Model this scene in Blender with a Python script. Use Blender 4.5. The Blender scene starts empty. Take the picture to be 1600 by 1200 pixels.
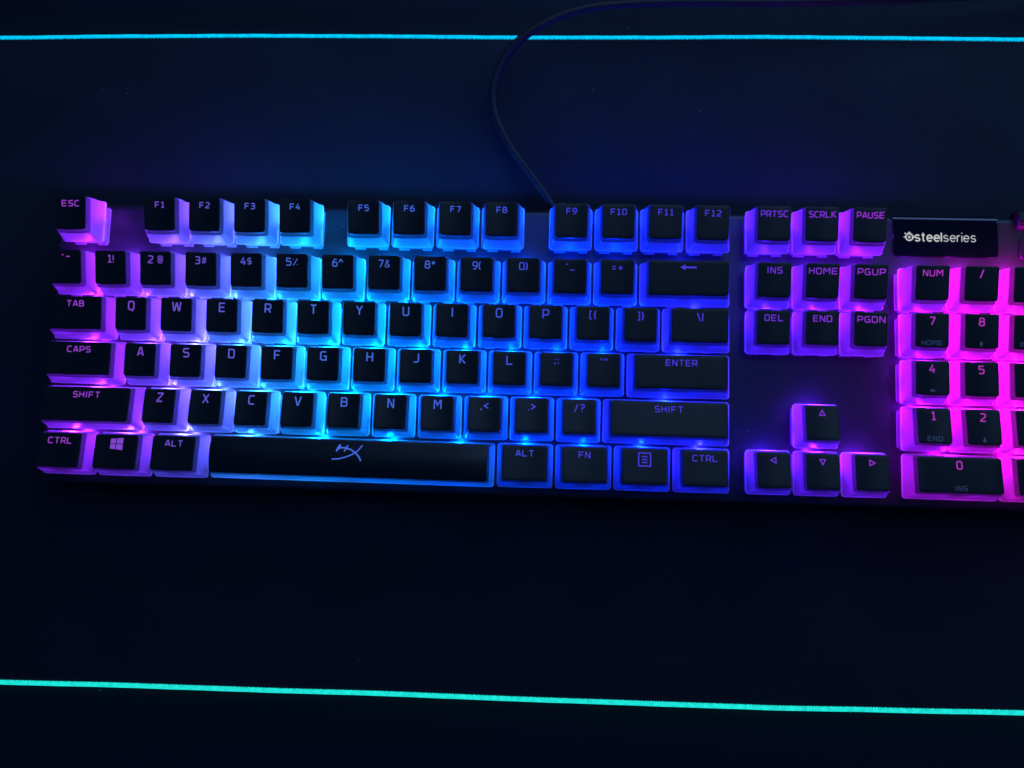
import bpy, math, random
from mathutils import Matrix, Vector
random.seed(7)
MM = 0.001
U = 19.05                    # key pitch, mm
GAP = 1.05                   # gap between neighbouring cap bases
TILT = math.radians(3.0)     # the keyboard stands slightly raised at the back
RISE = 20.0                  # cap base above the mat at the front edge
# keyboard frame (mm): x right, y back, z up; z = 0 is the plane of the cap bases
K2W = Matrix.Translation((0, 0, RISE * math.cos(TILT) * MM)) @ Matrix.Rotation(TILT, 4, 'X')

sc = bpy.context.scene
col = sc.collection

# ------------------------------------------------------------------ camera
cam_c = Vector((208.504, 14.314, 311.522)) * MM
RM = ((0.99892837, 0.02786270, -0.03695660), (0.02435156, -0.99543599, -0.09227233), (-0.03935889, 0.09127350, -0.99504775))
rot = Matrix(((RM[0][0], -RM[1][0], -RM[2][0]), (RM[0][1], -RM[1][1], -RM[2][1]), (RM[0][2], -RM[1][2], -RM[2][2]))).to_4x4()
cd = bpy.data.cameras.new('camera')
cd.sensor_width = 36.0; cd.lens = 1180.0 / 1600.0 * 36.0
cd.clip_start = 0.01; cd.clip_end = 20
cam = bpy.data.objects.new('camera', cd); col.objects.link(cam)
cam.matrix_world = K2W @ Matrix.Translation(cam_c) @ rot
sc.camera = cam

# ------------------------------------------------------------------ dark room, one dim screen behind the keyboard
w = bpy.data.worlds.new('World'); sc.world = w; w.use_nodes = True
bg = w.node_tree.nodes['Background']
bg.inputs[0].default_value = (0.05, 0.22, 1.0, 1); bg.inputs[1].default_value = 0.085
def area(name, loc, target, sx, sy, power, color):
    l = bpy.data.lights.new(name, 'AREA'); l.shape = 'RECTANGLE'; l.size = sx; l.size_y = sy
    l.energy = power; l.color = color
    o = bpy.data.objects.new(name, l); col.objects.link(o)
    o.location = loc
    o.rotation_euler = (Vector(target) - Vector(loc)).to_track_quat('-Z', 'Y').to_euler()
    return o
area('monitor_light', (0.50, 0.60, 0.40), (0.30, 0.10, 0.0), 0.95, 0.36, 1.7, (0.24, 0.46, 1.0))
area('room_light', (0.42, 0.45, 1.25), (0.30, 0.05, 0.0), 0.7, 0.6, 1.15, (0.28, 0.54, 1.0))

vs = sc.view_settings
sc.display_settings.display_device = 'sRGB'
vs.view_transform = 'Standard'; vs.look = 'None'; vs.exposure = 0; vs.gamma = 1
vs.use_curve_mapping = False
sc.render.engine = 'CYCLES'
cy = sc.cycles
cy.max_bounces = 7; cy.diffuse_bounces = 5; cy.glossy_bounces = 3; cy.transmission_bounces = 6; cy.transparent_max_bounces = 6
cy.sample_clamp_indirect = 4.0; cy.use_denoising = True
try: cy.use_light_tree = True
except Exception: pass

# ------------------------------------------------------------------ materials
def mat(name):
    m = bpy.data.materials.new(name); m.use_nodes = True
    nt = m.node_tree; nt.nodes.clear()
    out = nt.nodes.new('ShaderNodeOutputMaterial')
    return m, nt, out
def N(nt, t, **kw):
    n = nt.nodes.new(t)
    for k, v in kw.items(): setattr(n, k, v)
    return n
def plastic(name, color, rough, bump=0.0, scale=3000.0, metallic=0.0, var=0.0, spec=0.5):
    m, nt, out = mat(name)
    b = N(nt, 'ShaderNodeBsdfPrincipled')
    b.inputs['Base Color'].default_value = (*color, 1); b.inputs['Roughness'].default_value = rough
    b.inputs['Metallic'].default_value = metallic; b.inputs['Specular IOR Level'].default_value = spec
    nt.links.new(b.outputs[0], out.inputs[0])
    tc = N(nt, 'ShaderNodeTexCoord')
    if bump:
        nz = N(nt, 'ShaderNodeTexNoise'); nz.inputs['Scale'].default_value = scale; nz.inputs['Detail'].default_value = 3
        nt.links.new(tc.outputs['Object'], nz.inputs['Vector'])
        bp = N(nt, 'ShaderNodeBump'); bp.inputs['Strength'].default_value = bump; bp.inputs['Distance'].default_value = 0.0001
        nt.links.new(nz.outputs[0], bp.inputs['Height']); nt.links.new(bp.outputs[0], b.inputs['Normal'])
    if var:
        nz = N(nt, 'ShaderNodeTexNoise'); nz.inputs['Scale'].default_value = 90; nz.inputs['Detail'].default_value = 6
        nt.links.new(tc.outputs['Object'], nz.inputs['Vector'])
        mr = N(nt, 'ShaderNodeMapRange'); mr.inputs['To Min'].default_value = rough - var; mr.inputs['To Max'].default_value = rough + var
        nt.links.new(nz.outputs[0], mr.inputs['Value']); nt.links.new(mr.outputs[0], b.inputs['Roughness'])
    return m
def milky(name, color, trans=0.5, rough=0.35, ior=1.25):
    m, nt, out = mat(name)
    d = N(nt, 'ShaderNodeBsdfDiffuse'); d.inputs[0].default_value = (*color, 1)
    t = N(nt, 'ShaderNodeBsdfTranslucent'); t.inputs[0].default_value = (*color, 1)
    mx = N(nt, 'ShaderNodeMixShader'); mx.inputs[0].default_value = trans
    nt.links.new(d.outputs[0], mx.inputs[1]); nt.links.new(t.outputs[0], mx.inputs[2])
    g = N(nt, 'ShaderNodeBsdfGlossy'); g.inputs['Roughness'].default_value = rough
    fr = N(nt, 'ShaderNodeFresnel'); fr.inputs[0].default_value = ior
    m2 = N(nt, 'ShaderNodeMixShader')
    nt.links.new(fr.outputs[0], m2.inputs[0]); nt.links.new(mx.outputs[0], m2.inputs[1]); nt.links.new(g.outputs[0], m2.inputs[2])
    nt.links.new(m2.outputs[0], out.inputs[0])
    return m
def emit(name, color, strength):
    m, nt, out = mat(name)
    e = N(nt, 'ShaderNodeEmission'); e.inputs[0].default_value = (*color, 1); e.inputs[1].default_value = strength
    nt.links.new(e.outputs[0], out.inputs[0])
    return m
M_MILK = milky('milky_plastic', (0.54, 0.54, 0.56), 0.70, 0.45)
M_RIM = milky('pale_glow_edge', (0.96, 0.96, 0.97), 0.60)  # cap plastic made paler to imitate a lit outline round the base
M_COLLAR = milky('smoky_cap_plastic', (0.50, 0.50, 0.52), 0.88)
M_HOUS = milky('clear_switch_plastic', (0.8, 0.8, 0.8), 0.55, 0.2)
def clear(m, amount):
    nt = m.node_tree; out = next(n for n in nt.nodes if n.type == 'OUTPUT_MATERIAL'); src = out.inputs[0].links[0].from_socket
    t = N(nt, 'ShaderNodeBsdfTransparent'); mx = N(nt, 'ShaderNodeMixShader'); mx.inputs[0].default_value = amount
    nt.links.new(src, mx.inputs[1]); nt.links.new(t.outputs[0], mx.inputs[2]); nt.links.new(mx.outputs[0], out.inputs[0])
clear(M_HOUS, 0.42)
M_TOP = plastic('black_cap_plastic', (0.010, 0.011, 0.012), 0.40, 0.25, 5200, var=0.05, spec=0.7)
M_PLATE = plastic('dark_anodised_metal', (0.023, 0.023, 0.026), 0.36, 0.2, 4200, var=0.05)
M_CASE = plastic('black_case_plastic', (0.010, 0.010, 0.011), 0.5, 0.3, 3000)
M_GLOSS = plastic('glossy_screen_glass', (0.002, 0.002, 0.003), 0.06, spec=1.0)
M_CABLE = plastic('black_cable_rubber', (0.018, 0.020, 0.024), 0.5, 0.2, 2500, spec=0.35)
M_PRINT = plastic('grey_print', (0.36, 0.35, 0.40), 0.6)
M_OLED = emit('screen_pixels', (0.80, 0.84, 0.86), 0.62)

# colour of the backlight along the keyboard, x in mm -> linear colour
GRAD = [(-10, (0.26, 0.010, 1.00)), (20, (0.215, 0.012, 1.0)), (42, (0.13, 0.030, 1.0)), (62, (0.085, 0.080, 1.0)), (80, (0.035, 0.17, 1.0)),
        (98, (0.004, 0.25, 1.0)), (122, (0.0, 0.26, 1.0)), (150, (0.0, 0.17, 1.0)), (180, (0.0, 0.075, 1.0)), (210, (0.0, 0.034, 1.0)),
        (245, (0.0, 0.018, 1.0)), (275, (0.008, 0.008, 1.0)), (300, (0.05, 0.005, 1.0)), (320, (0.10, 0.004, 1.0)), (343, (0.18, 0.004, 1.0)),
        (362, (0.215, 0.002, 0.92)), (384, (0.60, 0.001, 0.80)), (430, (0.9, 0.004, 0.7))]
def backlight(x):
    if x <= GRAD[0][0]: return GRAD[0][1]
    for (a, ca), (b, cb) in zip(GRAD, GRAD[1:]):
        if x <= b:
            t = (x - a) / (b - a)
            return tuple(p + (q - p) * t for p, q in zip(ca, cb))
    return GRAD[-1][1]

# ------------------------------------------------------------------ small helpers
def link(name, me, parent=None, loc=(0, 0, 0), m=None):
    o = bpy.data.objects.new(name, me); col.objects.link(o)
    if parent: o.parent = parent
    o.location = Vector(loc) * MM
    if m and me and not me.materials: me.materials.append(m)
    return o
def mesh(name, verts, faces, smooth=True, sharp=None):
    me = bpy.data.meshes.new(name)
    me.from_pydata([tuple(c * MM for c in v) for v in verts], [], faces)
    me.update()
    if smooth:
        me.shade_smooth()
        if sharp: me.set_sharp_from_angle(angle=math.radians(sharp))
    return me
def rrect(x0, x1, y0, y1, r, n=4, kx=8, ky=4):
    """rounded rectangle, counter-clockwise, always the same number of points"""
    pts = []
    cs = [((x1 - r, y0 + r), -90), ((x1 - r, y1 - r), 0), ((x0 + r, y1 - r), 90), ((x0 + r, y0 + r), 180)]
    for i, ((cx, cy_), a0) in enumerate(cs):
        for k in range(n + 1):
            a = math.radians(a0 + 90 * k / n)
            pts.append((cx + r * math.cos(a), cy_ + r * math.sin(a)))
        nx = cs[(i + 1) % 4]
        a = math.radians(nx[1])
        e = (nx[0][0] + r * math.cos(a), nx[0][1] + r * math.sin(a)); s = pts[-1]
        kk = ky if i % 2 == 0 else kx
        for k in range(1, kk): pts.append((s[0] + (e[0] - s[0]) * k / kk, s[1] + (e[1] - s[1]) * k / kk))
    return pts
def loft(loops, cap_top=None, cap_bottom=False):
    """loops of equal length -> verts, faces; cap_top: a centre vertex that closes the last loop"""
    n = len(loops[0]); v = [p for l in loops for p in l]; f = []
    for i in range(len(loops) - 1):
        for k in range(n):
            a, b = i * n + k, i * n + (k + 1) % n
            f.append((a, b, b + n, a + n))
    if cap_top is not None:
        c = len(v); v.append(cap_top); o = (len(loops) - 1) * n
        for k in range(n): f.append((o + k, o + (k + 1) % n, c))
    if cap_bottom: f.append(tuple(reversed(range(n))))
    return v, f
def box_mesh(name, x0, x1, y0, y1, z0, z1, r=0.5, bev=0.3):
    l = [[(x, y, z0) for x, y in rrect(x0, x1, y0, y1, r)], [(x, y, z1 - bev) for x, y in rrect(x0, x1, y0, y1, r)],
         [(x, y, z1) for x, y in rrect(x0 + bev, x1 - bev, y0 + bev, y1 - bev, max(r - bev, 0.05))]]
    v, f = loft(l, ((x0 + x1) / 2, (y0 + y1) / 2, z1), True)
    return mesh(name, v, f, True, 35)

# ------------------------------------------------------------------ desk and desk mat
EDGE_BACK = [(-400, 210.0), (-59, 211.2), (5, 212.4), (67, 213.1), (129, 213.2), (190, 213.0), (251, 213.4), (310, 214.1), (369, 213.9), (427, 213.6), (700, 214.0)]
EDGE_FRONT = [(-400, -91.3), (-20, -88.9), (36, -88.1), (91, -87.8), (146, -87.2), (199, -87.2), (252, -86.9), (305, -86.6), (356, -85.6), (407, -84.6), (700, -82.8)]
def edge(tab, x):
    for i in range(len(tab) - 1):
        if x <= tab[i + 1][0] or i == len(tab) - 2:
            (a, ya), (b, yb) = tab[i], tab[i + 1]
            t = min(max((x - a) / (b - a), 0), 1); s = t * t * (3 - 2 * t)
            return ya + (yb - ya) * (0.5 * t + 0.5 * s)
MX0, MX1, MH = -255.0, 560.0, 4.0

def cloth_material():
    m, nt, out = mat('black_mat_cloth')
    b = N(nt, 'ShaderNodeBsdfPrincipled'); b.inputs['Roughness'].default_value = 0.85
    b.inputs['Specular IOR Level'].default_value = 0.25
    b.inputs['Sheen Weight'].default_value = 0.08
    tc = N(nt, 'ShaderNodeTexCoord')
    nz = N(nt, 'ShaderNodeTexNoise'); nz.inputs['Scale'].default_value = 26; nz.inputs['Detail'].default_value = 7
    nt.links.new(tc.outputs['Object'], nz.inputs['Vector'])
    fine = N(nt, 'ShaderNodeTexNoise'); fine.inputs['Scale'].default_value = 1400; fine.inputs['Detail'].default_value = 2
    nt.links.new(tc.outputs['Object'], fine.inputs['Vector'])
    mxr = N(nt, 'ShaderNodeMix', data_type='FLOAT'); mxr.inputs[0].default_value = 0.5
    nt.links.new(nz.outputs[0], mxr.inputs[2]); nt.links.new(fine.outputs[0], mxr.inputs[3])
    cr = N(nt, 'ShaderNodeValToRGB')
    cr.color_ramp.elements[0].position = 0.25; cr.color_ramp.elements[0].color = (0.0095, 0.0135, 0.020, 1)
    cr.color_ramp.elements[1].position = 0.75; cr.color_ramp.elements[1].color = (0.025, 0.033, 0.046, 1)
    nt.links.new(mxr.outputs[0], cr.inputs[0]); nt.links.new(cr.outputs[0], b.inputs['Base Color'])
    # woven threads
    def wave(rotz):
        mp = N(nt, 'ShaderNodeMapping'); mp.inputs['Rotation'].default_value = (0, 0, rotz)
        nt.links.new(tc.outputs['Object'], mp.inputs['Vector'])
        wv = N(nt, 'ShaderNodeTexWave'); wv.inputs['Scale'].default_value = 420; wv.inputs['Distortion'].default_value = 0.6
        nt.links.new(mp.outputs[0], wv.inputs['Vector']); return wv
    w1, w2 = wave(0.0), wave(math.pi / 2)
    ad = N(nt, 'ShaderNodeMath', operation='MULTIPLY'); nt.links.new(w1.outputs[1], ad.inputs[0]); nt.links.new(w2.outputs[1], ad.inputs[1])
    bp = N(nt, 'ShaderNodeBump'); bp.inputs['Strength'].default_value = 0.5; bp.inputs['Distance'].default_value = 0.0002
    nt.links.new(ad.outputs[0], bp.inputs['Height']); nt.links.new(bp.outputs[0], b.inputs['Normal'])
    nt.links.new(b.outputs[0], out.inputs[0])
    return m
M_CLOTH = cloth_material()
def strip_material():
    """lit light-guide tube: bluer at the back of the mat, greener at the front"""
    m, nt, out = mat('glowing_edge_tube')
    tc = N(nt, 'ShaderNodeTexCoord'); sp = N(nt, 'ShaderNodeSeparateXYZ'); nt.links.new(tc.outputs['Object'], sp.inputs[0])
    mr = N(nt, 'ShaderNodeMapRange'); mr.inputs['From Min'].default_value = -0.09; mr.inputs['From Max'].default_value = 0.21
    nt.links.new(sp.outputs[1], mr.inputs['Value'])
    cr = N(nt, 'ShaderNodeValToRGB')
    cr.color_ramp.elements[0].color = (0.012, 0.74, 0.66, 1); cr.color_ramp.elements[1].color = (0.0, 0.58, 1.0, 1)
    nt.links.new(mr.outputs[0], cr.inputs[0])
    nz = N(nt, 'ShaderNodeTexNoise'); nz.inputs['Scale'].default_value = 420; nz.inputs['Detail'].default_value = 4
    nt.links.new(tc.outputs['Object'], nz.inputs['Vector'])
    ms = N(nt, 'ShaderNodeMapRange'); ms.inputs['To Min'].default_value = 0.55; ms.inputs['To Max'].default_value = 1.55
    nt.links.new(nz.outputs[0], ms.inputs['Value'])
    e = N(nt, 'ShaderNodeEmission'); nt.links.new(cr.outputs[0], e.inputs[0]); nt.links.new(ms.outputs[0], e.inputs[1])
    nt.links.new(e.outputs[0], out.inputs[0])
    return m
M_STRIP = strip_material()
M_THREAD = plastic('black_thread', (0.03, 0.03, 0.034), 0.8)

# desk: one slab with a slightly rounded front edge
def build_desk():
    m = plastic('dark_desk_top', (0.011, 0.017, 0.028), 0.7, 0.2, 900, var=0.08, spec=0.2)
    o = link('desk', box_mesh('desk', -700, 1100, -330, 520, -35, 0, 6, 1.5), None, (0, 0, -MH), m)
    o['kind'] = 'structure'
build_desk()

mat_root = link('desk_mat', None)
mat_root['label'] = 'wide black cloth desk mat with glowing cyan edge under the keyboard'; mat_root['category'] = 'desk mat'
def build_mat():
    xs = [MX0 + (MX1 - MX0) * i / 160 for i in range(161)]
    back = [(x, edge(EDGE_BACK, x) - 1.0) for x in xs]; front = [(x, edge(EDGE_FRONT, x) + 1.0) for x in xs]
    ring = front + back[::-1]
    n = len(ring)
    cx, cyy = sum(p[0] for p in ring) / n, sum(p[1] for p in ring) / n
    def shrink(d): return [(x, y + (d if i < len(xs) else -d)) for i, (x, y) in enumerate(ring)]
    loops = [[(x, y, -MH + 0.02) for x, y in ring], [(x, y, -0.5) for x, y in ring], [(x, y, -0.12) for x, y in shrink(0.35)], [(x, y, 0) for x, y in shrink(0.9)]]
    v, f = loft(loops)
    o = 3 * n; k = len(xs)
    for i in range(k - 1): f.append((o + i, o + i + 1, o + n - 2 - i, o + n - 1 - i))
    link('cloth', mesh('cloth', v, f, True, 50), mat_root, m=M_CLOTH)
    # the light guide runs round the edge, one piece per side
    def tube(name, path, r, m, parent, seg=8, sag=None):
        v, f = [], []
        for i, p in enumerate(path):
            a = Vector(path[max(i - 1, 0)]); b = Vector(path[min(i + 1, len(path) - 1)])
            t = (b - a).normalized(); s = t.cross(Vector((0, 0, 1))).normalized(); u = s.cross(t)
            for k in range(seg):
                an = 2 * math.pi * k / seg
                v.append(tuple(Vector(p) + (s * math.cos(an) + u * math.sin(an)) * r))
        for i in range(len(path) - 1):
            for k in range(seg):
                a, b = i * seg + k, i * seg + (k + 1) % seg
                f.append((a, b, b + seg, a + seg))
        f.append(tuple(reversed(range(seg)))); f.append(tuple(range((len(path) - 1) * seg, len(path) * seg)))
        return link(name, mesh(name, v, f), parent, m=m)
    zz = -1.25
    bk = [(x, edge(EDGE_BACK, x), zz + 0.10 * math.sin(x * 0.31)) for x in xs]
    fr = [(x, edge(EDGE_FRONT, x), zz + 0.10 * math.sin(x * 0.27)) for x in xs]
    tube('light_strip', bk, 1.25, M_STRIP, mat_root); tube('light_strip', fr, 1.25, M_STRIP, mat_root)
    tube('light_strip', [(MX0 - 1, edge(EDGE_FRONT, MX0) + i / 20 * (edge(EDGE_BACK, MX0) - edge(EDGE_FRONT, MX0)), zz) for i in range(21)], 1.1, M_STRIP, mat_root)
    tube('light_strip', [(MX1 + 1, edge(EDGE_FRONT, MX1) + i / 20 * (edge(EDGE_BACK, MX1) - edge(EDGE_FRONT, MX1)), zz) for i in range(21)], 1.1, M_STRIP, mat_root)
    # overlock stitches: short thread arches from the cloth over the inner side of the tube
    for tab, sgn in ((EDGE_BACK, -1), (EDGE_FRONT, 1)):
        v, f = [], []
        x = -110.0
        while x < 470:
            y0 = edge(tab, x); a = 0.22 + random.random() * 0.06
            ln = random.uniform(0.15, 0.5)
            prof = [(-0.0 + 0.9 * sgn - ln * 0 + 1.5 * sgn * 0, 0)]
            path = [(y0 + sgn * 2.4, 0.05), (y0 + sgn * 1.5, 0.18), (y0 + sgn * 0.95, 0.02), (y0 + sgn * (1.05 - ln * 0.4), -0.05)]
            sk = random.uniform(0.1, 0.35)
            b0 = len(v)
            for i, (y, z) in enumerate(path):
                xx = x + sk * i
                v += [(xx - a, y, z), (xx, y, z + 0.16), (xx + a, y, z)]
            for i in range(len(path) - 1):
                for k in range(2):
                    q = b0 + i * 3 + k; f.append((q, q + 1, q + 4, q + 3))
            x += random.uniform(0.95, 1.3)
        s = link('stitching', mesh('stitching', v, f), mat_root, m=M_THREAD); s['kind'] = 'stuff'
    return tube
tube = build_mat()

# ------------------------------------------------------------------ cable
def spline(pts, sub=10):
    P = [Vector(p) for p in pts]; out = []
    P = [P[0] * 2 - P[1]] + P + [P[-1] * 2 - P[-2]]
    for i in range(1, len(P) - 2):
        for k in range(sub):
            t = k / sub; a, b, c, d = P[i - 1:i + 3]
            out.append(0.5 * ((2 * b) + (c - a) * t + (2 * a - 5 * b + 4 * c - d) * t * t + (3 * b - a - 3 * c + d) * t ** 3))
    out.append(P[-2]); return out
cab = tube('keyboard_cable', spline([(214.5, 118, 7), (210.4, 127.5, 7), (202.9, 139.5, 5), (192.2, 154.5, 4), (184.7, 168.8, 4.5), (182.6, 179.2, 6), (183.9, 187.5, 8), (188.0, 196.5, 10), (195.4, 204.5, 12), (205.5, 211.2, 13), (220.1, 217.6, 13), (237.6, 221.0, 12.5), (266.8, 222.8, 12), (307.4, 222.9, 12), (341.9, 223.8, 12), (380, 227, 10), (450, 240, 6), (560, 300, 0), (640, 420, -2.2), (680, 519, -2.2)]), 1.95, M_CABLE, None, 12)
cab['label'] = 'black cable curving from the back of the keyboard over the cyan mat edge'; cab['category'] = 'cable'

# ------------------------------------------------------------------ keyboard: case, plate
kb = link('keyboard', None)
kb['label'] = 'full size black keyboard with milky backlit keycaps glowing purple, blue and magenta'; kb['category'] = 'keyboard'
kb.matrix_world = Matrix.Rotation(TILT, 4, 'X')
kb.location = (0, RISE * math.sin(TILT) * MM, 0)
KOFF = RISE            # children sit this far above the Empty, along the tilted normal (mm)
def part(name, me, loc=(0, 0, 0), m=None, parent=None):
    if parent is None: return link(name, me, kb, (loc[0], loc[1], loc[2] + KOFF), m)
    return link(name, me, parent, loc, m)
X_NAV = 15 * U + 5.44; X_PAD = 15 * U + 67.59; X_END = X_PAD + 4 * U
FY = 4.05
PZ = -6.0
KX0, KX1, KY0, KY1 = -4.5, X_END + 4.5, -3.6, 119.3
def lathe_section(name, prof, x0, x1, smooth=30):
    """closed y-z section swept along x with end caps"""
    n = len(prof); v = [(x0, y, z) for y, z in prof] + [(x1, y, z) for y, z in prof]
    f = [(i, (i + 1) % n, (i + 1) % n + n, i + n) for i in range(n)]
    f = [tuple(reversed(q)) for q in f]
    f += [tuple(range(n)), tuple(reversed(range(n, 2 * n)))]
    return mesh(name, v, f, True, smooth)
# metal plate: flat, rolled down at the rear and the front
arc = [(KY1 - 3.2 + 3.2 * math.sin(a), PZ - 3.2 + 3.2 * math.cos(a)) for a in [math.radians(9 * i) for i in range(11)]]
arcf = [(KY0 + 1.6 - 1.6 * math.sin(a), PZ - 1.6 + 1.6 * math.cos(a)) for a in [math.radians(15 * i) for i in range(7)]]
prof = arc + [(KY1 - 0.6, PZ - 4.0), (KY0 + 0.6, PZ - 4.0)] + arcf[::-1]
part('top_plate', lathe_section('top_plate', prof, KX0, KX1), m=M_PLATE)
ct = math.tan(TILT)
def floor_z(y): return -RISE - y * ct + 0.6
prof = [(KY1 + 0.2, PZ - 4.02), (KY1 + 0.9, PZ - 5), (KY1 + 1.2, PZ - 9), (KY1 - 1, floor_z(KY1) + 2.5), (KY1 - 4, floor_z(KY1)), (KY0 + 3, floor_z(KY0)), (KY0 + 0.4, floor_z(KY0) + 2), (KY0 - 0.2, PZ - 5), (KY0 + 0.3, PZ - 4.02)]
part('case', lathe_section('case', prof, KX0 + 0.3, KX1 - 0.3), m=M_CASE)
for fx in (25, X_END - 25):
    for fy in (8, 108):
        part('rubber_foot', box_mesh('rubber_foot', -14, 14, -4, 4, -0.6 - 0.0, 0.55, 2, 0.2), (fx, fy, floor_z(fy) - 0.0), m=M_CABLE)

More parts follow.
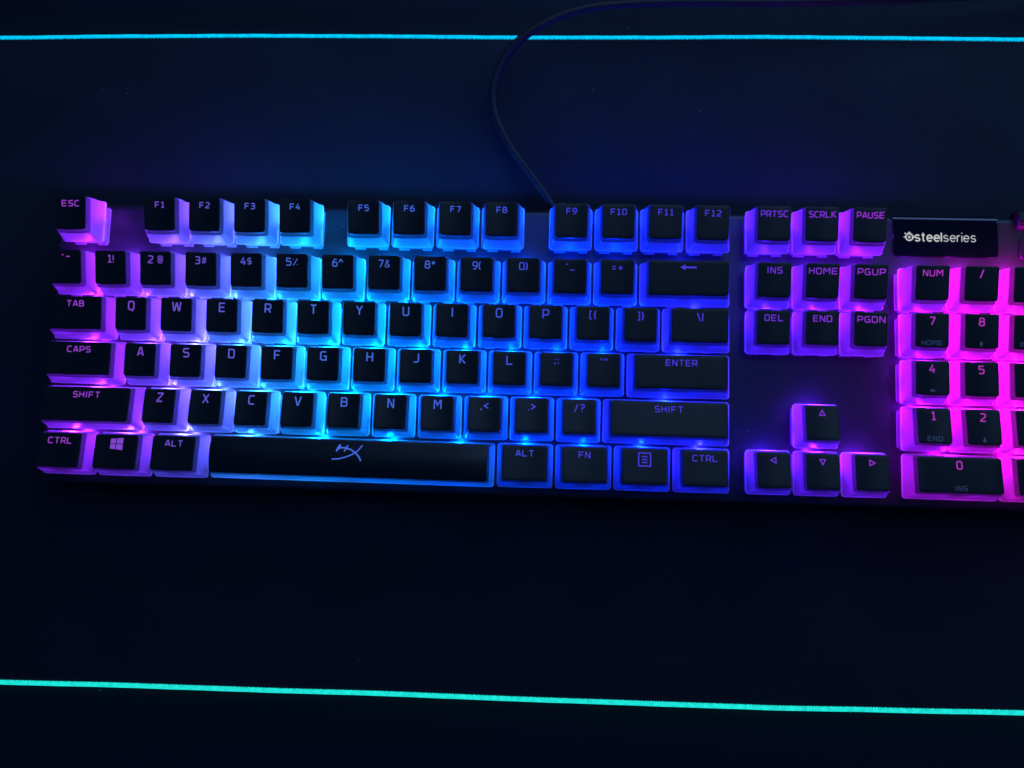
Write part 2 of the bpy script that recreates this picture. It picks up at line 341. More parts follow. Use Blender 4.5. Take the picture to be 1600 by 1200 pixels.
# ------------------------------------------------------------------ lettering: stroke glyphs on a 4 x 6 grid
C_ = .85
G = {
 'A': [[(0, 0), (0, .2), (1.55, 6), (2.45, 6), (4, .2), (4, 0)], [(.6, 1.7), (3.4, 1.7)]],
 'B': [[(3.2, 3.15), (3.8, 3.7), (3.8, 5.3), (3.1, 6), (0, 6), (0, 0), (3.2, 0), (4, .8), (4, 2.4), (3.2, 3.15), (.2, 3.15)]],
 'C': [[(4, 6), (C_, 6), (0, 6 - C_), (0, C_), (C_, 0), (4, 0)]],
 'D': [[(0, 0), (0, 6), (4 - C_, 6), (4, 6 - C_), (4, C_), (4 - C_, 0), (-.25, 0)]],
 'E': [[(4, 6), (0, 6), (0, 0), (4, 0)], [(.2, 3.05), (3.6, 3.05)]],
 'F': [[(4, 6), (0, 6), (0, -.25)], [(.2, 2.9), (3.5, 2.9)]],
 'G': [[(4, 6), (C_, 6), (0, 6 - C_), (0, C_), (C_, 0), (4, 0), (4, 2.8), (2.1, 2.8)]],
 'H': [[(0, -.25), (0, 6.25)], [(4, -.25), (4, 6.25)], [(.2, 3), (3.8, 3)]],
 'I': [[(.55, -.25), (.55, 6.25)]],
 'J': [[(3.6, 6.25), (3.6, C_), (3.6 - C_, 0), (.2, 0)]],
 'K': [[(0, -.25), (0, 6.25)], [(3.8, 6.2), (.7, 3), (4, -.2)], [(.2, 3), (.7, 3)]],
 'L': [[(0, 6.25), (0, 0), (3.9, 0)]],
 'M': [[(0, -.25), (0, 6), (.6, 6), (2.4, 2.6), (4.2, 6), (4.8, 6), (4.8, -.25)]],
 'N': [[(0, -.25), (0, 6), (.4, 6), (3.6, 0), (4, 0), (4, 6.25)]],
 'O': [[(2, 6), (C_, 6), (0, 6 - C_), (0, C_), (C_, 0), (4 - C_, 0), (4, C_), (4, 6 - C_), (4 - C_, 6), (1.9, 6)]],
 'P': [[(0, -.25), (0, 6), (4 - C_, 6), (4, 6 - C_), (4, 3), (4 - C_, 2.2), (.2, 2.2)]],
 'Q': [[(2, 6), (C_, 6), (0, 6 - C_), (0, C_), (C_, 0), (4 - C_, 0), (4, C_), (4, 6 - C_), (4 - C_, 6), (1.9, 6)], [(2.4, 0), (3.1, -1.2)]],
 'R': [[(0, -.25), (0, 6), (4 - C_, 6), (4, 6 - C_), (4, 3.2), (4 - C_, 2.4), (.2, 2.4)], [(2.2, 2.4), (4, -.2)]],
 'S': [[(4, 6), (C_, 6), (.1, 5.4), (.1, 3.7), (C_, 3.05), (4 - C_, 3.05), (4, 2.3), (4, C_), (4 - C_, 0), (0, 0)]],
 'T': [[(0, 6), (4.2, 6)], [(2.1, 5.8), (2.1, -.25)]],
 'U': [[(0, 6.25), (0, C_), (C_, 0), (4 - C_, 0), (4, C_), (4, 6.25)]],
 'V': [[(0, 6.25), (0, 6), (1.8, 0), (2.4, 0), (4.2, 6), (4.2, 6.25)]],
 'W': [[(0, 6.25), (.9, 0), (1.5, 0), (2.8, 5.4), (3.2, 5.4), (4.5, 0), (5.1, 0), (6, 6.25)]],
 'X': [[(0, 6.2), (4, -.2)], [(4, 6.2), (0, -.2)]],
 'Y': [[(0, 6.2), (2.1, 2.8), (4.2, 6.2)], [(2.1, 2.9), (2.1, -.25)]],
 'Z': [[(0, 6), (3.9, 6), (3.9, 5.5), (.1, .5), (.1, 0), (4, 0)]],
 '0': [[(2, 6), (C_, 6), (0, 6 - C_), (0, C_), (C_, 0), (4 - C_, 0), (4, C_), (4, 6 - C_), (4 - C_, 6), (1.9, 6)]],
 '1': [[(.4, 5), (1.3, 6), (1.9, 6), (1.9, 0)], [(.2, 0), (3.4, 0)]],
 '2': [[(.1, 6), (4 - C_, 6), (4, 5.3), (4, 3.9), (3.4, 3.15), (.6, 1.2), (.1, .5), (.1, 0), (4, 0)]],
 '3': [[(.1, 6), (4 - C_, 6), (3.9, 5.3), (3.9, 3.7), (3.3, 3.1), (1, 3.1)], [(3.3, 3.1), (4, 2.5), (4, C_), (4 - C_, 0), (0, 0)]],
 '4': [[(2.6, 6), (2.3, 6), (.1, 2.1), (.1, 1.7), (4.1, 1.7)], [(3.1, 3.6), (3.1, -.25)]],
 '5': [[(3.9, 6), (.2, 6), (.2, 3.4), (4 - C_, 3.4), (4, 2.7), (4, C_), (4 - C_, 0), (0, 0)]],
 '6': [[(3.6, 6), (1.6, 6), (0, 3.4), (0, C_), (C_, 0), (4 - C_, 0), (4, C_), (4, 2.6), (4 - C_, 3.4), (.3, 3.4)]],
 '7': [[(0, 6), (4, 6), (4, 5.4), (1.5, -.25)]],
 '8': [[(1, 3.15), (.3, 3.8), (.3, 5.4), (1, 6), (3, 6), (3.7, 5.4), (3.7, 3.8), (3, 3.15), (1, 3.15), (0, 2.4), (0, .7), (.8, 0), (3.2, 0), (4, .7), (4, 2.4), (3, 3.15)]],
 '9': [[(.3, 0), (2.4, 0), (4, 2.6), (4, 6 - C_), (4 - C_, 6), (C_, 6), (0, 6 - C_), (0, 3.4), (C_, 2.6), (3.7, 2.6)]],
 '!': [[(0, 6.2), (0, 1.6)], [(0, .5), (0, -.3)]],
 '@': [[(4, 0), (.7, 0), (0, .7), (0, 5.3), (.7, 6), (3.3, 6), (4, 5.3), (4, 1.6), (1.4, 1.6), (1.4, 4.3), (2.8, 4.3), (2.8, 1.8)]],
 '#': [[(1.2, 0), (1.9, 6)], [(3, 0), (3.7, 6)], [(.2, 1.9), (4.4, 1.9)], [(.4, 4.1), (4.6, 4.1)]],
 '$': [[(3.6, 5.3), (.7, 5.3), (.1, 4.7), (.1, 3.6), (.7, 3.05), (3, 3.05), (3.6, 2.4), (3.6, 1.3), (3, .7), (0, .7)], [(1.9, 6.4), (1.9, -.4)]],
 '%': [[(.6, -.1), (4.4, 6.1)], [(.5, 5.6), (.5, 4.9)], [(4.4, 1.1), (4.4, .4)]],
 '^': [[(0, 3.6), (1.4, 6), (1.9, 6), (3.3, 3.6)]],
 '&': [[(4.3, 0), (1.2, 4.2), (1.2, 5.4), (1.7, 6), (2.7, 6), (3.1, 5.4), (3.1, 4.4), (.4, 2.4), (.2, .8), (1, 0), (2.4, 0), (4.2, 2.6)]],
 '*': [[(1.6, 6.2), (1.6, 2.8)], [(.1, 5.4), (3.1, 3.6)], [(3.1, 5.4), (.1, 3.6)]],
 '(': [[(1, 6.4), (.1, 4.9), (.1, 1), (1, -.5)]],
 ')': [[(0, 6.4), (.9, 4.9), (.9, 1), (0, -.5)]],
 '-': [[(0, 5.6), (1.9, 5.6)]],
 '_': [[(0, .6), (3.8, .6)]],
 '=': [[(0, 4.2), (3.0, 4.2)], [(0, 2.0), (3.0, 2.0)]],
 '+': [[(0, 3), (3.8, 3)], [(1.9, 4.9), (1.9, 1.1)]],
 '`': [[(0, 6.2), (1.5, 5.3)]],
 '~': [[(0, 3.8), (.7, 4.6), (1.3, 4.6), (2.1, 4), (2.7, 4), (3.3, 4.7)]],
 '[': [[(1.4, 6.3), (0, 6.3), (0, -.4), (1.4, -.4)]],
 ']': [[(0, 6.3), (1.4, 6.3), (1.4, -.4), (0, -.4)]],
 '{': [[(1.6, 6.3), (.8, 5.8), (.8, 3.8), (0, 3), (.8, 2.1), (.8, .1), (1.6, -.4)]],
 '}': [[(0, 6.3), (.8, 5.8), (.8, 3.8), (1.6, 3), (.8, 2.1), (.8, .1), (0, -.4)]],
 '\\': [[(0, 6.4), (2.4, -.4)]],
 '|': [[(0, 6.5), (0, -.5)]],
 ';': [[(0, 4.9), (0, 4.1)], [(.1, 1.7), (-.3, .2)]],
 ':': [[(0, 4.9), (0, 4.1)], [(0, 1.7), (0, .9)]],
 "'": [[(.2, 6.2), (0, 4.6)]],
 '"': [[(.2, 6.2), (0, 4.4)], [(2.0, 6.2), (1.8, 4.4)]],
 ',': [[(.3, .9), (-.2, -1)]],
 '.': [[(0, .5), (0, -.2)]],
 '<': [[(3.4, 5.2), (.2, 3), (3.4, .8)]],
 '>': [[(0, 5.2), (3.2, 3), (0, .8)]],
 '/': [[(0, -.4), (2.4, 6.4)]],
 '?': [[(0, 6), (2.6, 6), (3.3, 5.3), (3.3, 4), (2.6, 3.2), (1.5, 3.2), (1.5, 1.6)], [(1.5, .5), (1.5, -.2)]],
}
def arcp(cx, cy_, rx, ry, a0, a1, n=10):
    return [(cx + rx * math.cos(math.radians(a0 + (a1 - a0) * k / n)), cy_ + ry * math.sin(math.radians(a0 + (a1 - a0) * k / n))) for k in range(n + 1)]
# rounded lower-case letters for the little screen, x-height 4.4
LOW = {
 's': [arcp(1.75, 3.2, 1.45, 1.2, 25, 180, 8)[:-1] + arcp(1.75, 3.3, 1.45, 1.15, 190, 262, 4) + arcp(1.85, 1.15, 1.5, 1.1, 82, -10, 5) + arcp(1.75, 1.2, 1.6, 1.2, -20, -155, 8)],
 't': [[(1.1, 6), (1.1, 1.1)] + arcp(2.0, 1.0, .9, 1.0, 190, 275, 4), [(0, 4.35), (2.3, 4.35)]],
 'e': [[(.2, 2.25), (3.75, 2.25)] + arcp(1.95, 2.2, 1.8, 2.2, 8, 318, 16)],
 'l': [[(0, 6.3), (0, -.2)]],
 'r': [[(0, 4.5), (0, -.2)], arcp(1.7, 2.5, 1.65, 1.85, 165, 78, 6)],
 'i': [[(0, 4.4), (0, -.2)], [(0, 6.5), (0, 5.8)]],
}
LOWW = {'s': 3.5, 't': 2.5, 'e': 3.9, 'l': 0, 'r': 2.1, 'i': 0}
def glyph_width(ch):
    return 1.1 if ch == 'I' else max(p[0] for l in G[ch] for p in l)
def ribbon(line, hw):
    """thicken a polyline into left and right points with mitred joints"""
    n = len(line); L, R = [], []
    for i in range(n):
        d1 = d2 = None
        if i > 0: d1 = (Vector(line[i]) - Vector(line[i - 1])).normalized()
        if i < n - 1: d2 = (Vector(line[i + 1]) - Vector(line[i])).normalized()
        if d1 is None: d1 = d2
        if d2 is None: d2 = d1
        n1 = Vector((-d1.y, d1.x)); n2 = Vector((-d2.y, d2.x)); m = n1 + n2
        if m.length < 1e-4: m = n1
        m.normalize(); s = hw / max(m.dot(n1), 0.45)
        L.append((line[i][0] + m.x * s, line[i][1] + m.y * s)); R.append((line[i][0] - m.x * s, line[i][1] - m.y * s))
    return L, R
class Ink:
    """strokes and filled shapes laid on the dished top of a cap"""
    def __init__(self, zf, lift=0.035): self.v, self.f, self.zf, self.lift, self.n = [], [], zf, lift, 0
    def put(self, x, y): self.v.append((x, y, self.zf(x, y) + self.lift + 0.002 * (self.n % 7)))
    def line(self, pts, width):
        q = [pts[0]]
        for p in pts[1:]:
            a = Vector(q[-1]); b = Vector(p); k = max(1, int((b - a).length / 1.2))
            for i in range(1, k + 1): q.append(tuple(a + (b - a) * i / k))
        L, R = ribbon(q, width / 2); b = len(self.v); self.n += 1
        for l, r in zip(L, R): self.put(*l); self.put(*r)
        for i in range(len(q) - 1): self.f.append((b + 2 * i + 1, b + 2 * i + 3, b + 2 * i + 2, b + 2 * i))
    def fill(self, pts):
        b = len(self.v); self.n += 1
        for p in pts: self.put(*p)
        self.f.append(tuple(range(b, b + len(pts))))
    def text(self, s, cx, cy_, h, width, sx=1.0, space=1.7, font=G, widths=None, left=False):
        k = h / 6.0; sp = space
        adv = []
        for ch in s: adv.append(1.6 if ch == ' ' else (widths[ch] if widths else glyph_width(ch)))
        tot = (sum(adv) + sp * (len(s) - 1)) * k * sx
        x = cx if left else cx - tot / 2
        for ch, a in zip(s, adv):
            if ch != ' ':
                for l in font[ch]: self.line([(x + px * k * sx, cy_ - h / 2 + py * k) for px, py in l], width * (0.7 if ch in '@#&$%*' else 1))
            x += (a + sp) * k * sx
        return x
    def mesh(self, name): return mesh(name, self.v, self.f, False)

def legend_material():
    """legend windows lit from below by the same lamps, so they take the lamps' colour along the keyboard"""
    m, nt, out = mat('emissive_legend')
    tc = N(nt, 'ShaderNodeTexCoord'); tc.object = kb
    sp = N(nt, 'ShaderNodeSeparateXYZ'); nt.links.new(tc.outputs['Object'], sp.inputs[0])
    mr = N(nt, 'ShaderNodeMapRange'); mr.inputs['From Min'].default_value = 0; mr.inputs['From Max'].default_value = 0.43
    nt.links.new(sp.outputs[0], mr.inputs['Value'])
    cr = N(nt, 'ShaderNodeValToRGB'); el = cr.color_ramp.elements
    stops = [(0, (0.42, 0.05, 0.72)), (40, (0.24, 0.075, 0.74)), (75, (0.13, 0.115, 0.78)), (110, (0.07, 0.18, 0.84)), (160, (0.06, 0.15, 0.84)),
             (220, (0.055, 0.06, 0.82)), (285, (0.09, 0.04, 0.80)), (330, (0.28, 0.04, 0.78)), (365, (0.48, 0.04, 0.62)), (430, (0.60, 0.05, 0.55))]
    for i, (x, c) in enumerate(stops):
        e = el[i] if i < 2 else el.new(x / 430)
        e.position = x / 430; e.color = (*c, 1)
    e = N(nt, 'ShaderNodeEmission'); e.inputs[1].default_value = 0.8  # legend glow, in place of lamp light through the cap
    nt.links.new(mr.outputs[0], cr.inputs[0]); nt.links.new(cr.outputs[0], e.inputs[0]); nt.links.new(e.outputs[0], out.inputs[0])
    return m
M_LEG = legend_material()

# ------------------------------------------------------------------ keycaps
# back height, front height, back inset, front inset of the black top (mm above the cap base)
PROFILE = {'r1': (11.5, 9.6, 1.45, 3.0), 'r2': (10.1, 9.0, 1.45, 3.1), 'r3': (8.9, 8.7, 1.4, 3.2), 'r4': (8.6, 9.9, 1.1, 3.2), 'space': (7.9, 8.3, 0.9, 2.6)}
DX = 2.65
COLLAR = 2.5
def top_fn(wu, du, prof):
    hb, hf, ib, if_ = PROFILE[prof]
    hx = (wu * U - GAP) / 2; hy = (du * U - GAP) / 2
    tx = hx - DX; y0, y1 = -hy + if_, hy - ib
    def z(x, y):
        t = (y - y0) / (y1 - y0)
        b = hf + (hb - hf) * t
        if prof == 'space': return b + 1.5 * (1 - (2 * t - 1) ** 2)
        q = min(abs(x) / tx, 1.0)
        return b - 0.55 * (1 - q * q)
    return z, hx, hy, tx, y0, y1
cap_cache = {}
def cap_meshes(wu, du, prof):
    key = (wu, du, prof)
    if key in cap_cache: return cap_cache[key]
    z, hx, hy, tx, y0, y1 = top_fn(wu, du, prof)
    def rect(t, r, grow=0.0):
        """outline a fraction t of the way from the base to the top face"""
        ib = hy - y1; if_ = y0 + hy
        return rrect(-hx + DX * t - grow, hx - DX * t + grow, -hy + if_ * t - grow, hy - ib * t + grow, r)
    def lev(pts, d): return [(x, y, z(x, y) - d) for x, y in pts]
    tc = 0.68
    L = [[(x, y, 0) for x, y in rect(0, 1.3)], [(x, y, 0.28) for x, y in rect(0, 1.3, 0.0)], [(x, y, 0.55) for x, y in rect(0.0, 1.15, -0.36)],
         lev(rect(tc, 1.1), COLLAR)]
    v, f = loft(L)
    n = len(L[0]); c = len(v); v.append((0, (y0 + y1) / 2, z(0, (y0 + y1) / 2) - COLLAR)); o = 3 * n    # the ceiling inside the cap
    for k in range(n): f.append((o + k, o + (k + 1) % n, c))
    skirt = mesh('skirt', v, f, True, 32); skirt.materials.append(M_MILK); skirt.materials.append(M_RIM)
    for p in skirt.polygons:
        if p.index < 2 * n: p.material_index = 1        # the thin base rim, its lit outline put in as paler colour
    v, f = loft([lev(rect(tc, 1.1, 0.03), COLLAR + 0.06), lev(rect(tc, 1.05, -0.12), COLLAR - 0.06), lev(rect(0.97, 1.0), 0.45)])
    collar = mesh('collar', v, f, True, 32); collar.materials.append(M_COLLAR)
    o = rect(1.0, 1.0)
    cy0 = (y0 + y1) / 2
    def inner(s): return [(x * s, cy0 + (y - cy0) * s) for x, y in rect(1.0, 0.95, -0.2)]
    L = [lev(rect(0.975, 1.0, 0.06), 0.55), lev(rect(0.99, 1.0, 0.03), 0.14), lev(rect(1.0, 0.95, -0.06), 0.03), lev(rect(1.0, 0.95, -0.2), 0.0)] + [lev(inner(s), 0) for s in (0.8, 0.55, 0.28)]
    v, f = loft(L, (0, cy0, z(0, cy0)))
    top = mesh('top', v, f, True, 60); top.materials.append(M_TOP)
    cap_cache[key] = (skirt, top, collar)
    return cap_cache[key]

# switch: flange, tapered clear housing with an open pocket at the back for the lamp, stem
def switch_mesh():
    l = [[(x, y, PZ) for x, y in rrect(-7.8, 7.8, -7.8, 7.8, 0.6)], [(x, y, PZ + 1.1) for x, y in rrect(-7.8, 7.8, -7.8, 7.8, 0.6)],
         [(x, y, PZ + 1.15) for x, y in rrect(-7.2, 7.2, -7.2, 3.0, 0.6)], [(x, y, 0.4) for x, y in rrect(-5.2, 5.2, -5.0, 2.6, 0.6)]]
    v, f = loft(l, (0, -1.2, 0.4))
    for x0, x1 in ((-6.6, -2.2), (3.6, 7.4)):        # clips along the front of the flange
        o = len(v)
        for zz in (PZ, PZ + 1.0): v += [(x0, -8.6, zz), (x1, -8.6, zz), (x1, -7.75, zz), (x0, -7.75, zz)]
        f += [tuple(o + i for i in q) for q in ((0, 1, 5, 4), (1, 2, 6, 5), (3, 0, 4, 7), (4, 5, 6, 7))]
    me = mesh('switch', v, f, True, 30); me.materials.append(M_HOUS); return me
def stem_mesh():
    v, f = [], []
    for (a, b) in ((2.0, 0.65), (0.65, 2.0)):
        o = len(v)
        v += [(-a, -b, .4), (a, -b, .4), (a, b, .4), (-a, b, .4), (-a, -b, 4), (a, -b, 4), (a, b, 4), (-a, b, 4)]
        f += [tuple(o + i for i in q) for q in ((0, 1, 5, 4), (1, 2, 6, 5), (2, 3, 7, 6), (3, 0, 4, 7), (4, 5, 6, 7))]
    me = mesh('stem', v, f, False); me.materials.append(M_HOUS); return me
SWITCH, STEM = switch_mesh(), stem_mesh()
LED_W = 0.0235
def led_light(x, parent, loc, power):
    l = bpy.data.lights.new('led', 'POINT'); l.energy = power; l.color = (1, 1, 1)
    c = backlight(x); mx = max(c); l.color = tuple(q / mx for q in c); l.energy = power * mx
    l.shadow_soft_size = 1.0 * MM
    o = bpy.data.objects.new('led', l); col.objects.link(o); o.parent = parent
    o.location = Vector(loc) * MM
    return o

def legend_shape(ink, spec, z, tx, y0, y1, wu):
    kind, s = spec[0], spec[1]
    yt = y1 - 3.3            # centre line of the legend
    if kind == 'letter': ink.text(s, 0, yt - 0.1, 3.35, 0.55, 1.0)
    elif kind == 'num': ink.text(s, -0.1, yt + 0.1, 2.75, 0.38 if s in ('=+', '`~', '-_') else 0.44, 1.0, 2.4 if s in ('=+', '`~') else 1.7)
    elif kind == 'fn': ink.text(s, 0, yt + 0.3, 2.15, 0.40, 1.08, 2.3)
    elif kind == 'word':
        sx, sp = (1.17, 2.1) if wu > 1 else {3: (1.2, 2.1), 4: (1.3, 2.1)}.get(len(s), (1.07, 1.75))
        ink.text(s, 0, yt + 0.35, 2.2, 0.41, sx, sp)
    elif kind == 'pad': ink.text(s, 0, yt + 0.3, 2.9, 0.5, 0.98)
    elif kind == 'mark': ink.text(s, 0, yt - 0.1, 2.8, 0.46, 1.1, 2.4 if s in (';:', '\'"') else 1.8)
    elif kind == 'up': ink_tri(ink, 0, yt + .3, 90)
    elif kind == 'down': ink_tri(ink, 0, yt + .3, -90)
    elif kind == 'left': ink_tri(ink, 0, yt + .3, 180)
    elif kind == 'right': ink_tri(ink, 0, yt + .3, 0)
    elif kind == 'back':
        ink.fill([(-3.5, yt + .8), (-1.5, yt + 2.0), (-1.5, yt - .4)]); ink.line([(-1.7, yt + .8), (3.0, yt + .8)], 0.75)
    elif kind == 'window':
        x0, x1, ya, yb = -2.6, 2.6, yt - 2.9, yt + 2.1
        for (a, b) in ((0, .42), (.48, 1)):
            for (c, d) in ((0, .47), (.53, 1)):
                def q(u, t):
                    x = x0 + (x1 - x0) * u; m = (ya + yb) / 2; half = (yb - ya) / 2 * (0.80 + 0.20 * u)
                    return (x, m + (2 * t - 1) * half)
                ink.fill([q(a, c), q(b, c), q(b, d), q(a, d)])
    elif kind == 'menu':
        a, c = 2.35, yt - 0.8
        ink.line([(-a, c + a + .2), (-a, c - a - .2), (a, c - a - .2), (a, c + a + .2), (-a - .25, c + a + .2)], 0.5)
        for d in (1.15, 0, -1.15): ink.line([(-1.1, c + d), (1.1, c + d)], 0.5)
    elif kind == 'logo':
        # sword-like emblem: long curved blade crossed by a second stroke, short grip bars on the left
        c = yt - 2.2; k = 1.62
        def P(l): return [(x * k - 6.0, c + y * k * 0.86 - 2.6) for x, y in l]
        ink.line(P([(0, .25), (1.8, .45), (3.4, .95), (5.0, 1.75), (6.4, 2.9), (7.4, 4.5)]), 0.5)
        ink.line(P([(1.3, 3.6), (3.0, 3.65), (4.6, 3.2), (6.0, 2.1), (6.8, 1.1), (7.3, .0)]), 0.62)
        ink.line(P([(1.0, 2.5), (1.9, 4.6)]), 0.62); ink.line(P([(3.0, 2.6), (3.8, 4.4)]), 0.6)
        ink.fill(P([(.9, 3.1), (1.5, 4.5), (2.1, 4.0), (1.7, 3.0)]))
def ink_tri(ink, cx, cy_, deg):
    def r(x, y):
        a = math.radians(deg); return (cx + x * math.cos(a) - y * math.sin(a), cy_ + x * math.sin(a) + y * math.cos(a))
    o = [(1.15, 0), (-0.85, 1.08), (-0.85, -1.08)]
    ink.line([r(*o[0]), r(*o[1]), r(*o[2]), r(*o[0]), r(*o[1])], 0.42)

def key(xu, wu, row, prof, spec, x0=0.0, du=1.0, sub=None, bump=False, leds=None, led_y=8.8):
    cx = x0 + (xu + wu / 2) * U; cyy = row * U + du * U / 2 + (FY if row == 5 else 0)
    skirt, top, collar = cap_meshes(wu, du, prof)
    jx, jy = random.uniform(-.06, .06), random.uniform(-.05, .05)
    cap = part('keycap', skirt, (cx + jx, cyy + jy, random.uniform(-.06, .06)))
    cap.rotation_euler = (math.radians(random.uniform(-.3, .3)), math.radians(random.uniform(-.3, .3)), math.radians(random.uniform(-.35, .35)))
    part('top', top, parent=cap); part('collar', collar, parent=cap)
    z, hx, hy, tx, y0, y1 = top_fn(wu, du, prof)
    ink = Ink(z); legend_shape(ink, spec, z, tx, y0, y1, wu)
    part('legend', ink.mesh('legend'), parent=cap, m=M_LEG)
    if sub:
        ink = Ink(z); yy = y0 + 1.75
        if sub in ('up', 'down', 'left', 'right'):
            a = {'up': 90, 'down': -90, 'left': 180, 'right': 0}[sub]
            def r(x, y):
                q = math.radians(a); return (x * math.cos(q) - y * math.sin(q), yy + x * math.sin(q) + y * math.cos(q))
            ink.fill([r(1.15, 0), r(0, .85), r(-.3, .3), r(-1.1, .25), r(-1.1, -.25), r(-.3, -.3), r(0, -.85)])
        elif sub == 'bar': pass
        else: ink.text(sub, 0, yy, 1.75, 0.3, 1.15, 2.2)
        if ink.v: part('printed_legend', ink.mesh('printed_legend'), parent=cap, m=M_PRINT)
    if bump or sub == 'bar':
        zz = z(0, y0 + 1.6)
        l = [[(x, y, z(x, y) - 0.05) for x, y in rrect(-1.9, 1.9, y0 + 1.15, y0 + 1.75, .28)], [(x, y, z(x, y) + 0.38) for x, y in rrect(-1.75, 1.75, y0 + 1.3, y0 + 1.6, .14)]]
        v, f = loft(l, (0, y0 + 1.45, zz + 0.4))
        part('homing_bar', mesh('homing_bar', v, f), parent=cap, m=M_TOP)
    sw = part('switch', SWITCH, (cx, cyy, 0))
    part('stem', STEM, parent=sw)
    for dx in (leds or (0,)):
        led_light(cx + dx, sw, (dx, 5.4 if row == 5 else led_y, PZ + 4.35), LED_W * random.uniform(.92, 1.1) * (0.75 if leds else 1.0))

def W(s): return ('word', s)
# function row
key(0, 1, 5, 'r1', W('ESC'))
for i, x in enumerate((2, 3, 4, 5, 6.5, 7.5, 8.5, 9.5, 11, 12, 13, 14)): key(x, 1, 5, 'r1', ('fn', 'F%d' % (i + 1)))
for i, s in enumerate(('PRTSC', 'SCRLK', 'PAUSE')): key(i, 1, 5, 'r1', W(s), X_NAV)
# number row
for i, s in enumerate(('`~', '1!', '2 @', '3#', '4$', '5%', '6^', '7&', '8*', '9(', '0)', '-_', '=+')): key(i, 1, 4, 'r1', ('num', s))
key(13, 2, 4, 'r1', ('back', ''))
for i, s in enumerate(('INS', 'HOME', 'PGUP')): key(i, 1, 4, 'r1', W(s), X_NAV)
# top letter row
key(0, 1.5, 3, 'r2', W('TAB'))
for i, s in enumerate('QWERTYUIOP'): key(1.5 + i, 1, 3, 'r2', ('letter', s))
key(11.5, 1, 3, 'r2', ('mark', '[{')); key(12.5, 1, 3, 'r2', ('mark', ']}')); key(13.5, 1.5, 3, 'r2', ('mark', '\\|'))
for i, s in enumerate(('DEL', 'END', 'PGDN')): key(i, 1, 3, 'r2', W(s), X_NAV)
# home row
key(0, 1.75, 2, 'r3', W('CAPS'))
for i, s in enumerate('ASDFGHJKL'): key(1.75 + i, 1, 2, 'r3', ('letter', s), bump=s in 'FJ')
key(10.75, 1, 2, 'r3', ('mark', ';:')); key(11.75, 1, 2, 'r3', ('mark', "'\"")); key(12.75, 2.25, 2, 'r3', W('ENTER'))
# lower letter row
key(0, 2.25, 1, 'r4', W('SHIFT'))
for i, s in enumerate('ZXCVBNM'): key(2.25 + i, 1, 1, 'r4', ('letter', s))
key(9.25, 1, 1, 'r4', ('mark', ',<')); key(10.25, 1, 1, 'r4', ('mark', '.>')); key(11.25, 1, 1, 'r4', ('mark', '/?')); key(12.25, 2.75, 1, 'r4', W('SHIFT'))
key(1, 1, 1, 'r4', ('up', ''), X_NAV, led_y=6.2)
# bottom row
key(0, 1.25, 0, 'r4', W('CTRL')); key(1.25, 1.25, 0, 'r4', ('window', '')); key(2.5, 1.25, 0, 'r4', W('ALT'))
key(3.75, 6.25, 0, 'space', ('logo', ''), leds=(-44, -15, 15, 44))
key(10, 1.25, 0, 'r4', W('ALT')); key(11.25, 1.25, 0, 'r4', W('FN')); key(12.5, 1.25, 0, 'r4', ('menu', '')); key(13.75, 1.25, 0, 'r4', W('CTRL'))
for i, s in enumerate(('left', 'down', 'right')): key(i, 1, 0, 'r4', (s, ''), X_NAV, led_y=8.8 if s == 'down' else 6.2)
# number pad
for i, s in enumerate(('NUM', '/', '*', '-')): key(i, 1, 4, 'r1', W(s) if s == 'NUM' else ('pad', s), X_PAD)
for i, (s, t) in enumerate((('7', 'HOME'), ('8', 'up'), ('9', 'PGUP'))): key(i, 1, 3, 'r2', ('pad', s), X_PAD, sub=t)
for i, (s, t) in enumerate((('4', 'left'), ('5', 'bar'), ('6', 'right'))): key(i, 1, 2, 'r3', ('pad', s), X_PAD, sub=t)
for i, (s, t) in enumerate((('1', 'END'), ('2', 'down'), ('3', 'PGDN'))): key(i, 1, 1, 'r4', ('pad', s), X_PAD, sub=t)
key(0, 2, 0, 'r4', ('pad', '0'), X_PAD, sub='INS'); key(2, 1, 0, 'r4', ('pad', '.'), X_PAD, sub='DEL')
key(3, 1, 2, 'r3', ('pad', '+'), X_PAD, du=2); key(3, 1, 0, 'r4', W('ENTER'), X_PAD, du=2)

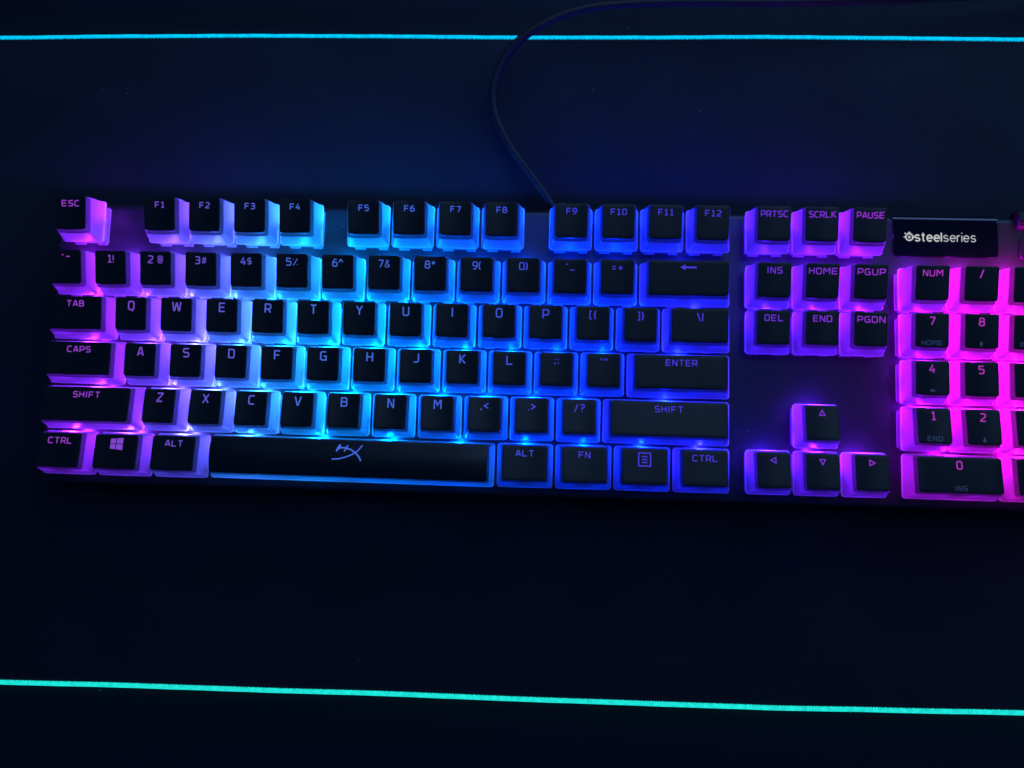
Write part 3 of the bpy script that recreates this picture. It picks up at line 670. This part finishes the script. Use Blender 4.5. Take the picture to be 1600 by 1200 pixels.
# ------------------------------------------------------------------ screen, roller and media button above the number pad
OX0, OX1, OY0, OY1 = 354.8, 398.2, 101.2, 117.2
def build_screen():
    l = [[(x, y, PZ - 0.3) for x, y in rrect(OX0, OX1, OY0, OY1, 2.2)], [(x, y, PZ + 0.35) for x, y in rrect(OX0, OX1, OY0, OY1, 2.2)],
         [(x, y, PZ + 0.6) for x, y in rrect(OX0 + .14, OX1 - .14, OY0 + .14, OY1 - .14, 2.1)], [(x, y, PZ + 0.6) for x, y in rrect(OX0 + .7, OX1 - .7, OY0 + .7, OY1 - .7, 1.7)]]
    v, f = loft(l, ((OX0 + OX1) / 2, (OY0 + OY1) / 2, PZ + 0.6))
    scr = part('screen', mesh('screen', v, f, True, 40), m=M_GLOSS)
    # the glass rolls over the rear edge of the plate
    pr = [(OY1 - .25 + 2.6 * math.sin(a), PZ + .61 - 2.6 * (1 - math.cos(a))) for a in [math.radians(5 * i) for i in range(13)]] + [(OY1 - .25, PZ - 2.5)]
    part('screen_edge', lathe_section('screen_edge', pr, OX0 + .1, OX1 - .1), parent=scr, loc=(0, 0, 0), m=M_GLOSS)
    ink = Ink(lambda x, y: PZ + 0.6, 0.03)
    k = 3.55; cyt = 109.75; bx = 363.9
    x = ink.text('steel', bx, cyt, k, 0.62, 0.98, 1.25, LOW, LOWW, True)
    x = ink.text('series', x + 0.12, cyt, k, 0.40, 0.98, 1.2, LOW, LOWW, True)
    # round emblem: ring with a centre dot, three small satellites
    ex, ey = 361.6, cyt - 0.15
    ink.line([(ex + a, ey + b) for a, b in arcp(0, 0, 1.45, 1.45, 0, 372, 24)], 0.6)
    ink.line([(ex + a, ey + b) for a, b in arcp(0, 0, .38, .38, 0, 380, 12)], 0.4)
    ink.line([(ex - .5, ey + 1.55), (ex, ey + 2.1), (ex + .5, ey + 1.55)], 0.5)
    ink.line([(ex + 1.55, ey + .5), (ex + 2.0, ey), (ex + 1.55, ey - .5)], 0.45)
    ink.line([(ex - 2.35, ey), (ex - 1.5, ey)], 0.5)
    ink.fill([(ex - 1.65 + a, ey + 1.55 + b) for a, b in arcp(0, 0, .36, .36, 0, 330, 11)])
    part('screen_lettering', ink.mesh('screen_lettering'), parent=scr, m=M_OLED)
build_screen()
def build_roller():
    # ribbed volume roller lying along x, its rear end over the plate's edge
    seg = 40; x0, x1 = 405.6, 423.5; r = 4.6; cyc, cz = 117.4, PZ - 1.6
    loops = []
    for x, q in ((x0, r - .8), (x0 + .5, r), (x1 - .5, r), (x1, r - .8)):
        loops.append([(x, cyc + (q - (.18 if k % 2 else 0)) * math.cos(2 * math.pi * k / seg), cz + (q - (.18 if k % 2 else 0)) * math.sin(2 * math.pi * k / seg)) for k in range(seg)])
    v, f = loft(loops); f.append(tuple(range(seg))); f.append(tuple(range(3 * seg, 4 * seg)))
    part('volume_roller', mesh('volume_roller', v, f, True, 25), m=M_CASE)
    part('media_button', box_mesh('media_button', 406.6, 423, 100.4, 110.2, PZ - .5, PZ + 1.0, 2.4, .5), m=M_CASE)
build_roller()

# ------------------------------------------------------------------ dust on the mat and the plate
DUST_PLATE = [(31.7, 99.9), (108.5, 99.0), (120.3, 110.3), (207.9, 109.2), (290.9, 26.3), (382.5, 98.4), (294.8, 26.1), (313.2, 22.4), (363.3, -1.8), (37.5, -0.9)]
DUST_MAT = [(20.9, -91.5), (340.3, -88.2), (369.7, -87.3), (245.5, 220.2), (278.9, 176.2), (-6.1, 184.2), (6.4, 182.4), (229.3, 186.5), (167.9, -89.9)]
def build_dust():
    v, f = [], []
    def speck(x, y, z, s):
        b = len(v)
        for k in range(6):
            a = k * 1.047 + random.random(); v.append((x + s * math.cos(a) * random.uniform(.6, 1.2), y + s * math.sin(a) * random.uniform(.5, 1.1), z))
        v.append((x, y, z + s * .8))
        for k in range(6): f.append((b + k, b + (k + 1) % 6, b + 6))
    for i in range(70):
        speck(random.uniform(-60, 430), random.choice((random.uniform(128, 208), random.uniform(-84, -12))), 0.01, random.uniform(.07, .17))
    for x, y in DUST_PLATE:
        p = K2W @ Vector((x * MM, y * MM, (PZ + 0.03) * MM)); speck(p.x / MM, p.y / MM, p.z / MM, random.uniform(.12, .2))
    for x, y in DUST_MAT: speck(x, y, 0.01 if -80 < y < 205 else -MH + 0.05, 0.3)
    m = plastic('pale_dust', (0.55, 0.55, 0.55), 0.9)
    o = link('dust', mesh('dust', v, f, False), None, m=m)
    o['kind'] = 'stuff'; o['label'] = 'tiny pale dust specks scattered on the black mat'; o['category'] = 'dust'
build_dust()
